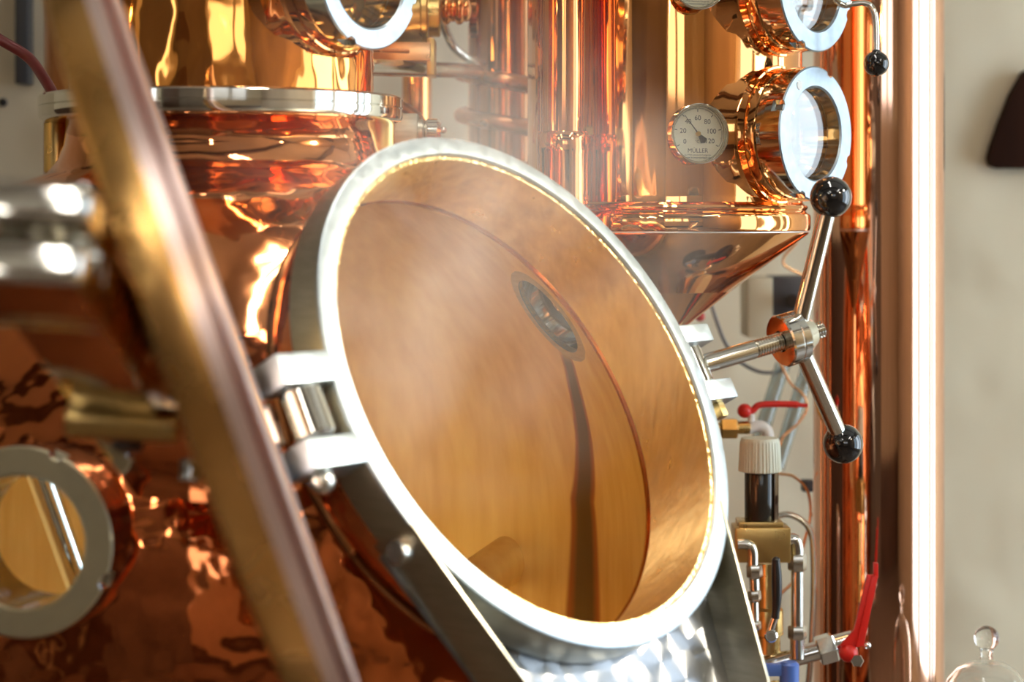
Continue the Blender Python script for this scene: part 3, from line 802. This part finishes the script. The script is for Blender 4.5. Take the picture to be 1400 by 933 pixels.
# sloping glass tubes behind the valves
for k, (xa, xb) in enumerate(((1070, 1026), (1106, 1062))):
    pa, pb_ = at(xa, 500, 2.85), at(xb, 640, 2.80)
    bm = bmesh.new(); L = (pb_ - pa).length
    lathe(bm, [(.0100, 0), (.0110, 0), (.0110, L), (.0100, L)], pa, pb_ - pa, 32, close=True)
    tag(obj('glass_tube', bm, 'glass_grey', base=pb_), ('sloping glass tube behind the red lever, nearer the manhole rim', 'sloping glass tube behind the red lever, nearer the thick copper pipe')[k], 'tube', 'sloping glass tubes')
# cables and capillaries
def wire(name, label, pts, D, rpx, mat, cat):
    P = [at(x, y, D) for x, y in pts]
    tag(obj(name, tube(P, pxw(rpx, D), 10), mat, base=P[-1]), label, cat, 'thin copper capillaries' if cat == 'capillary' else None)
wire('black_cable', 'dark cable hanging in a loop under the copper cone', [(972, 415), (980, 440), (992, 470), (1012, 495), (1040, 509), (1066, 507), (1084, 496)], 2.9, 2.6, 'cable_grey', 'cable')
wire('copper_capillary', 'thin copper capillary curving from the clamp nut down past the red lever', [(1058, 470), (1078, 520), (1098, 540), (1103, 560), (1090, 580), (1072, 596), (1066, 610)], 2.75, 1.8, 'copper_satin', 'capillary')
wire('copper_capillary', 'thin copper capillary looping below the column ring near the switch box', [(1090, 332), (1080, 342), (1072, 352), (1072, 362), (1084, 370), (1100, 377)], 2.9, 1.8, 'copper_satin', 'capillary')
wire('copper_capillary', 'thin copper capillary arching right of the smoked black cylinder', [(1064, 648), (1085, 652), (1104, 672), (1108, 705), (1100, 740), (1088, 790), (1066, 815), (1052, 850)], 2.6, 1.9, 'copper_satin', 'capillary')
wire('braided_hose', 'grey braided hose arching from the brass valve down beside the copper pipe', [(1062, 706), (1078, 704), (1096, 712), (1108, 728), (1112, 760), (1112, 820), (1108, 900), (1104, 950)], 2.5, 4.2, 'nickel', 'hose')
rc = obj('red_cap', ball(at(957, 433, 2.75), pxw(7, 2.75)), 'red_paint', base=at(957, 433, 2.75)); merge_ = None
tag(rc, 'small red valve cap just under the tip of the copper cone', 'cap')
ck = obj('pipe_clip', box(at(1104, 664, 2.72), (X, Y, Z), (pxw(8, 2.72), .01, pxw(8, 2.72)), .002), 'dark_plastic', base=at(1104, 664, 2.72))
tag(ck, 'small dark pipe clip left of the thick copper pipe', 'clip')
P = [at(1116, 704, 2.62), at(1128, 702, 2.56), at(1142, 696, 2.52)]
tag(obj('copper_stub', tube(P, pxw(6, 2.6), 12), 'copper_satin', base=P[0]), 'short copper stub pipe joining the thick pipe at its left side', 'pipe')

# ================================================================== BELL JAR, PEDESTAL AND WALL ORNAMENT
D7 = 2.35; s7 = lambda k: k / F * D7
bc = at(1349, 905, D7); bx = V(bc.x, bc.y, 0)
def zz(py): return e + (300 - py) / F * D7
dome_o = [(s7(8), zz(902)), (s7(24), zz(907)), (s7(40), zz(916)), (s7(53), zz(932)), (s7(60), zz(955)), (s7(62), zz(1000)), (s7(62), zz(1090))]
dome_i = [(max(r - .0022, .0005), z - .0022) for r, z in dome_o]; dome_i[-1] = (dome_o[-1][0] - .0022, dome_o[-1][1])
neckp = [(s7(7), zz(897)), (s7(7.5), zz(891))]
bj = thing('bell_jar', 'clear glass bell jar with ball stopper in the lower right corner', 'jar', V(bc.x, bc.y, zz(1090)))
bm = bmesh.new(); lathe(bm, [(0, zz(900) - .0022)] [0:0] + dome_o + dome_i[::-1], bx, Z, 72, close=False)
# close the top and the rim
bm2 = bmesh.new(); lathe(bm2, [(0, zz(901))] + dome_o + dome_i[::-1][:-1] + [(0, zz(903) - .0022)], bx, Z, 72); bm.free()
obj('dome', bm2, 'glass', bj)
kr = s7(17); kz = zz(873)
pr = [(0, zz(900.9)), (s7(9), zz(900)), (s7(7), zz(897)), (s7(8), zz(893))]
for i in range(4, 21):
    t = PI * i / 20; pr.append((kr * math.sin(t) if i < 20 else 0, kz - kr * math.cos(t)))
bm = bmesh.new(); lathe(bm, pr, bx, Z, 48)
obj('ball_stopper', bm, 'glass', bj)
ped = bmesh.new()
solid([(.13, 0), (.13, .02), (.03, .04), (.028, zz(1090) - .03), (.075, zz(1090) - .018), (.078, zz(1090))], bx, Z, 64, ped)
tag(obj('pedestal_table', ped, 'dark_wood', base=V(bx.x, bx.y, 0)), 'small turned pedestal table under the glass bell jar', 'table')

oc = [(1402, 96), (1384, 128), (1368, 168), (1357, 200), (1353, 216), (1356, 226), (1366, 230), (1410, 230), (1520, 232), (1530, 190), (1470, 100)]
bm = prism([at(x, y, YW - .035) for x, y in oc], Y, .034, .004)
tag(obj('wooden_ornament', bm, 'dark_wood', base=at(1440, 230, YW - .02)), 'dark brown wooden ornament hung on the plaster wall at the upper right', 'ornament')

# --- left wall details
bm = box(at(33, -10, YW - .02), (X, Y, Z), (pxw(9, YW), .02, pxw(125, YW)), .003)
tag(obj('cable_duct', bm, 'dark_plastic', base=at(33, 100, YW - .02)), 'dark vertical cable duct on the shaded wall at the upper left', 'duct')
tag(obj('cable_grommet', ball(at(4, 140, YW - .004), pxw(6, YW)), 'black_plastic', base=at(4, 140, YW - .004)), 'small black cable grommet in the shaded wall at the left edge', 'grommet')

# ================================================================== STEAM
def steam():
    m = bpy.data.materials.new('steam'); m.use_nodes = True; nt = m.node_tree; nt.nodes.clear(); L = nt.links.new
    tc = N(nt, 'ShaderNodeTexCoord')
    no = N(nt, 'ShaderNodeTexNoise'); no.inputs['Scale'].default_value = 7; no.inputs['Detail'].default_value = 3; no.inputs['Distortion'].default_value = .6
    L(tc.outputs['Object'], no.inputs['Vector'])
    ln_ = N(nt, 'ShaderNodeVectorMath', operation='LENGTH')
    mp = N(nt, 'ShaderNodeMapping'); mp.inputs['Scale'].default_value = (1 / .25, 1 / .25, 1 / .25)
    L(tc.outputs['Object'], mp.inputs['Vector']); L(mp.outputs[0], ln_.inputs[0])
    fo = N(nt, 'ShaderNodeMapRange'); fo.inputs['From Min'].default_value = .15; fo.inputs['From Max'].default_value = 1; fo.inputs['To Min'].default_value = 1; fo.inputs['To Max'].default_value = 0
    L(ln_.outputs['Value'], fo.inputs['Value'])
    mr = N(nt, 'ShaderNodeMapRange'); mr.inputs['From Min'].default_value = .44; mr.inputs['From Max'].default_value = .70; mr.inputs['To Min'].default_value = .04; mr.inputs['To Max'].default_value = 1
    L(no.outputs['Fac'], mr.inputs['Value'])
    mu = N(nt, 'ShaderNodeMath', operation='MULTIPLY'); L(fo.outputs[0], mu.inputs[0]); L(mr.outputs[0], mu.inputs[1])
    m2 = N(nt, 'ShaderNodeMath', operation='MULTIPLY'); m2.inputs[1].default_value = 2.8; L(mu.outputs[0], m2.inputs[0])
    vs = N(nt, 'ShaderNodeVolumeScatter'); vs.inputs['Color'].default_value = (.96, .97, 1, 1); vs.inputs['Anisotropy'].default_value = .1
    L(m2.outputs[0], vs.inputs['Density'])
    o = N(nt, 'ShaderNodeOutputMaterial'); L(vs.outputs[0], o.inputs['Volume'])
    MATS['steam'] = m
MATS['dark_wood'].node_tree.nodes['Principled BSDF'].inputs['Specular IOR Level'].default_value = .12
steam()
sc0 = mh(-.05, .13, .0)
st = obj('steam', ball(sc0, .25, seg=32), 'steam', base=sc0)
st['kind'] = 'stuff'; tag(st, 'thin white steam drifting out of the open manhole', 'steam')
st.rotation_euler = (0, 0, 0)

# ================================================================== THE ROOM
XL, XR, YB, ZC = -3.2, 3.0, -3.4, 3.3
def slab(c, h): return box(V(*c), (X, Y, Z), h, 0)
struct('floor', slab(((XL + XR) / 2, (YW + YB) / 2, -.05), ((XR - XL) / 2 + .2, (YW - YB) / 2 + .2, .05)), 'floor_tile')
struct('ceiling', slab(((XL + XR) / 2, (YW + YB) / 2, ZC + .05), ((XR - XL) / 2 + .2, (YW - YB) / 2 + .2, .05)), 'ceiling_white')
struct('wall_back', slab(((XL + XR) / 2, YW + .06, ZC / 2), ((XR - XL) / 2 + .2, .06, ZC / 2)), 'wall_plaster')
def wall_with_holes(name, fixed, axis, lo, hi, holes, thick, mat):
    """wall in the plane axis=fixed, spanning lo..hi along the other horizontal axis, with rectangular openings (a0,a1,z0,z1)"""
    bm = bmesh.new()
    xs = sorted({lo, hi, *[h[0] for h in holes], *[h[1] for h in holes]}); zs = sorted({0, ZC, *[h[2] for h in holes], *[h[3] for h in holes]})
    for i in range(len(xs) - 1):
        for j in range(len(zs) - 1):
            cx_, cz_ = (xs[i] + xs[i + 1]) / 2, (zs[j] + zs[j + 1]) / 2
            if any(h[0] < cx_ < h[1] and h[2] < cz_ < h[3] for h in holes): continue
            hx_, hz_ = (xs[i + 1] - xs[i]) / 2, (zs[j + 1] - zs[j]) / 2
            c = (fixed, cx_, cz_) if axis == 'x' else (cx_, fixed, cz_)
            h = (thick, hx_, hz_) if axis == 'x' else (hx_, thick, hz_)
            box(V(*c), (X, Y, Z), h, 0, bm)
    return struct(name, bm, mat)
RW = [(.40, 1.26, .30, 2.70), (1.33, 2.40, .30, 2.70), (2.46, 2.82, .30, 2.70), (2.86, 3.24, .30, 2.70)]
RW2 = []
LWIN = [(-2.9, -2.3, 1.6, 2.7)]
wall_with_holes('wall_right', XR + .06, 'x', YB, YW, RW + RW2, .06, 'wall_plaster')
wall_with_holes('wall_left', XL - .06, 'x', YB, YW, LWIN, .06, 'wall_plaster')
BW = [(-.1, .9, 1.93, 2.9), (.98, 1.95, 1.93, 2.9)]
wall_with_holes('wall_front', YB - .06, 'y', XL, XR, BW, .06, 'wall_plaster')
k = 0
for holes, axis, fx in ((RW, 'x', XR), (BW, 'y', YB), (LWIN, 'x', XL)):
    for (a0, a1, z0, z1) in holes:
        k += 1
        fr = bmesh.new(); w = .03
        sgn = 1 if fx > 0 else -1
        def bx_(c, hz, lo_=None):
            cc = (fx + sgn * .04, c[0], c[1]) if axis == 'x' else (c[0], fx + sgn * .04, c[1])
            hh = (.03, hz[0], hz[1]) if axis == 'x' else (hz[0], .03, hz[1])
            box(V(*cc), (X, Y, Z), hh, .003, fr)
        mid = (a0 + a1) / 2; mz = (z0 + z1) / 2
        for aa in (a0 + w, a1 - w): bx_((aa, mz), (w, (z1 - z0) / 2))
        for z_ in (z0 + w, z1 - w): bx_((mid, z_), ((a1 - a0) / 2, w))
        fo = struct('window_%d' % k, fr, 'white_plastic')
        pn = bmesh.new()
        cc = (fx + sgn * .055, mid, mz) if axis == 'x' else (mid, fx + sgn * .055, mz)
        hh = (.004, (a1 - a0) / 2, (z1 - z0) / 2) if axis == 'x' else ((a1 - a0) / 2, .004, (z1 - z0) / 2)
        box(V(*cc), (X, Y, Z), hh, 0, pn)
        obj('pane', pn, 'daylight_soft' if axis == 'y' or fx < 0 else 'daylight' if k in (2, 4) else 'daylight_blue', fo)
struct('added_trim_9', box(V(0, YB + .012, .72), (X, Y, Z), (3.15, .012, .72), .003), 'beam_wood')  # unseen wall panels added to tone down what the copper reflects
struct('added_trim_10', box(V(XL + .012, 0, .72), (X, Y, Z), (.012, 3.3, .72), .003), 'beam_wood')
struct('added_trim_11', box(V(XR - .012, -1.55, 1.6), (X, Y, Z), (.012, 1.85, 1.6), .003), 'panel_tan')
struct('added_trim_12', box(V(XL + .018, -1.45, 1.6), (X, Y, Z), (.014, .82, 1.6), .003), 'panel_dark')
struct('added_trim_14', box(V(1.42, YB + .018, 1.2), (X, Y, Z), (1.56, .014, .70), .003), 'panel_tan')  # added to darken the wall below the windows in the column's reflection
struct('added_trim_13', box(V(-1.66, YB + .018, 1.6), (X, Y, Z), (1.48, .014, 1.6), .003), 'panel_dark')
# dark doors and beams, unseen, added for the copper to reflect
added_door = box(V(-2.45, YB + .03, 1.05), (X, Y, Z), (.5, .03, 1.05), .004)
struct('added_door_1', added_door, 'beam_wood')
added_door = box(V(XL + .03, .3, 1.05), (X, Y, Z), (.03, .5, 1.05), .004)
struct('added_door_2', added_door, 'beam_wood')
for i, y in enumerate((-2.4, -.9, .6, 2.1)):
    struct('added_trim_%d' % (i + 1), box(V(-.1, y, ZC - .1), (X, Y, Z), (3.08, .09, .1), .006), 'beam_wood')

# ================================================================== LAMPS AND ADDED LIGHTS
emission('bulb_fill', (1.0, .84, .58), 420.0)
def pendant(p, r=.045, label='', mat='bulb_warm'):
    p = V(*p)
    t = thing('pendant_lamp', label, 'lamp', V(p.x, p.y, ZC), 'warm pendant lamps')
    obj('bulb', ball(p, r), mat, t)
    bm = bmesh.new(); lathe(bm, [(.03, .10), (.12, .045), (.15, -.01), (.148, -.012), (.118, .040), (.028, .095)], p, Z, 48, close=True)
    obj('shade', bm, 'dark_plastic', t)
    obj('cord', cyl(p + Z * .09, V(p.x, p.y, ZC), .004), 'black_plastic', t)
LAMPS = [((-1.7, 1.0, 1.93), 'warm pendant lamp hanging low near the left wall'),
         ((.12, -.9, 2.09), 'warm pendant lamp hanging in the middle of the room behind the viewer'),
         ((1.9, .3, 2.45), 'pendant lamp added before the right hand window to light the manhole')]  # last one is added along the manhole axis to brighten the pot inside
for p, lb in LAMPS:
    pendant(p, label=lb, mat='bulb_fill' if p[0] > 1 else 'bulb_warm')
def added_tube_light(c, label):  # unseen ceiling fixtures added to light the room
    c = V(*c)
    t = thing('added_ceiling_light', label, 'lamp', c, 'added twin tube ceiling lights')
    obj('housing', box(c + Z * -.02, (X, Y, Z), (.09, .75, .02), .004), 'white_plastic', t)
    for dx in (-.045, .045):
        obj('tube', cyl(c + V(dx, -.7, -.06), c + V(dx, .7, -.06), .014), 'added_tube_light', t)
emission('added_tube_light', (1.0, .96, .88), 38.0)
for c, lb in (((1.9, -.1, 3.2), 'added twin tube ceiling light on the window side of the room'), ((-1.3, -2.3, 3.2), 'added twin tube ceiling light on the shaded side of the room'),
              ((-.35, -1.2, 3.2), 'added twin tube ceiling light above the viewer'), ((.12, 1.5, 3.2), 'added twin tube ceiling light above the copper still')):
    added_tube_light(c, lb)
sl = (n * .85 + u * .45 + v * .06).normalized()  # unseen spotlight added to brighten the pot through the manhole
sp_ = C + sl * ((XR - .16 - C.x) / sl.x)
spot = thing('added_wall_spot', 'added spotlight on the wall above the tall windows, lighting the manhole', 'lamp', V(XR, sp_.y, sp_.z))
bm = bmesh.new(); lathe(bm, [(.0, .10), (.045, .10), (.055, .08), (.058, -.02), (.054, -.02), (.050, .06), (0, .07)], sp_, sl, 48)
obj('housing', bm, 'dark_plastic', spot)
bm = bmesh.new(); lathe(bm, [(0, .030), (.050, .030), (.050, .034), (0, .034)], sp_, sl, 48)
obj('lens', bm, 'added_tube_light', spot)
obj('bracket', cyl(sp_ + sl * .08, V(XR, sp_.y, sp_.z), .012), 'dark_plastic', spot)
L_ = bpy.data.lights.new('added_wall_beam', 'SPOT'); L_.energy = 900; L_.color = (1, .88, .66); L_.spot_size = math.radians(13); L_.spot_blend = .7; L_.shadow_soft_size = .045
lo = bpy.data.objects.new('added_wall_beam', L_); COL.objects.link(lo); lo.location = sp_ - sl * .03; lo.rotation_euler = sl.to_track_quat('Z', 'Y').to_euler()
cs_ = V(.03, 1.76, 3.12); cl_ = (cs_ - mh(.05, -.05, -.02)).normalized()  # second unseen spotlight, added to raise a highlight inside the neck
spot2 = thing('added_ceiling_spot', 'added spotlight on the ceiling above the manhole, for the neck highlight', 'lamp', V(cs_.x, cs_.y, ZC))
bm = bmesh.new(); lathe(bm, [(.0, .10), (.045, .10), (.055, .08), (.058, -.02), (.054, -.02), (.050, .06), (0, .07)], cs_, cl_, 48)
obj('housing', bm, 'dark_plastic', spot2)
bm = bmesh.new(); lathe(bm, [(0, .030), (.050, .030), (.050, .034), (0, .034)], cs_, cl_, 48)
obj('lens', bm, 'added_tube_light', spot2)
obj('bracket', cyl(cs_ + cl_ * .08, V(cs_.x, cs_.y, ZC), .012), 'dark_plastic', spot2)
L_ = bpy.data.lights.new('added_ceiling_beam', 'SPOT'); L_.energy = 200; L_.color = (1, .90, .72); L_.spot_size = math.radians(20); L_.spot_blend = .8; L_.shadow_soft_size = .045
lo = bpy.data.objects.new('added_ceiling_beam', L_); COL.objects.link(lo); lo.location = cs_ - cl_ * .03; lo.rotation_euler = cl_.to_track_quat('Z', 'Y').to_euler()
w = bpy.data.worlds.new('world'); sc.world = w; w.use_nodes = True
w.node_tree.nodes['Background'].inputs[0].default_value = (.75, .85, 1, 1); w.node_tree.nodes['Background'].inputs[1].default_value = .6

# ================================================================== CAMERA
cd = bpy.data.cameras.new('camera'); cam = bpy.data.objects.new('camera', cd); COL.objects.link(cam)
cam.location = EYE; cam.rotation_euler = (PI / 2, 0, 0)
cd.lens = 70; cd.sensor_width = 36; cd.sensor_fit = 'HORIZONTAL'
cd.shift_y = -(466.5 - 300) / 1400
cd.clip_start = .05; cd.clip_end = 50
cd.dof.use_dof = True; cd.dof.focus_distance = 2.05; cd.dof.aperture_fstop = 4.5; cd.dof.aperture_blades = 7
sc.camera = cam
cy = sc.cycles
cy.use_denoising = True
cy.max_bounces = 14; cy.glossy_bounces = 7; cy.diffuse_bounces = 4; cy.transmission_bounces = 10; cy.volume_bounces = 1
cy.sample_clamp_indirect = 8.0
cy.caustics_reflective = True; cy.caustics_refractive = True
cy.volume_step_rate = 2.0
vs = sc.view_settings
vs.view_transform = 'Standard'; vs.look = 'None'; vs.gamma = 1; vs.use_curve_mapping = False; vs.exposure = 0.25
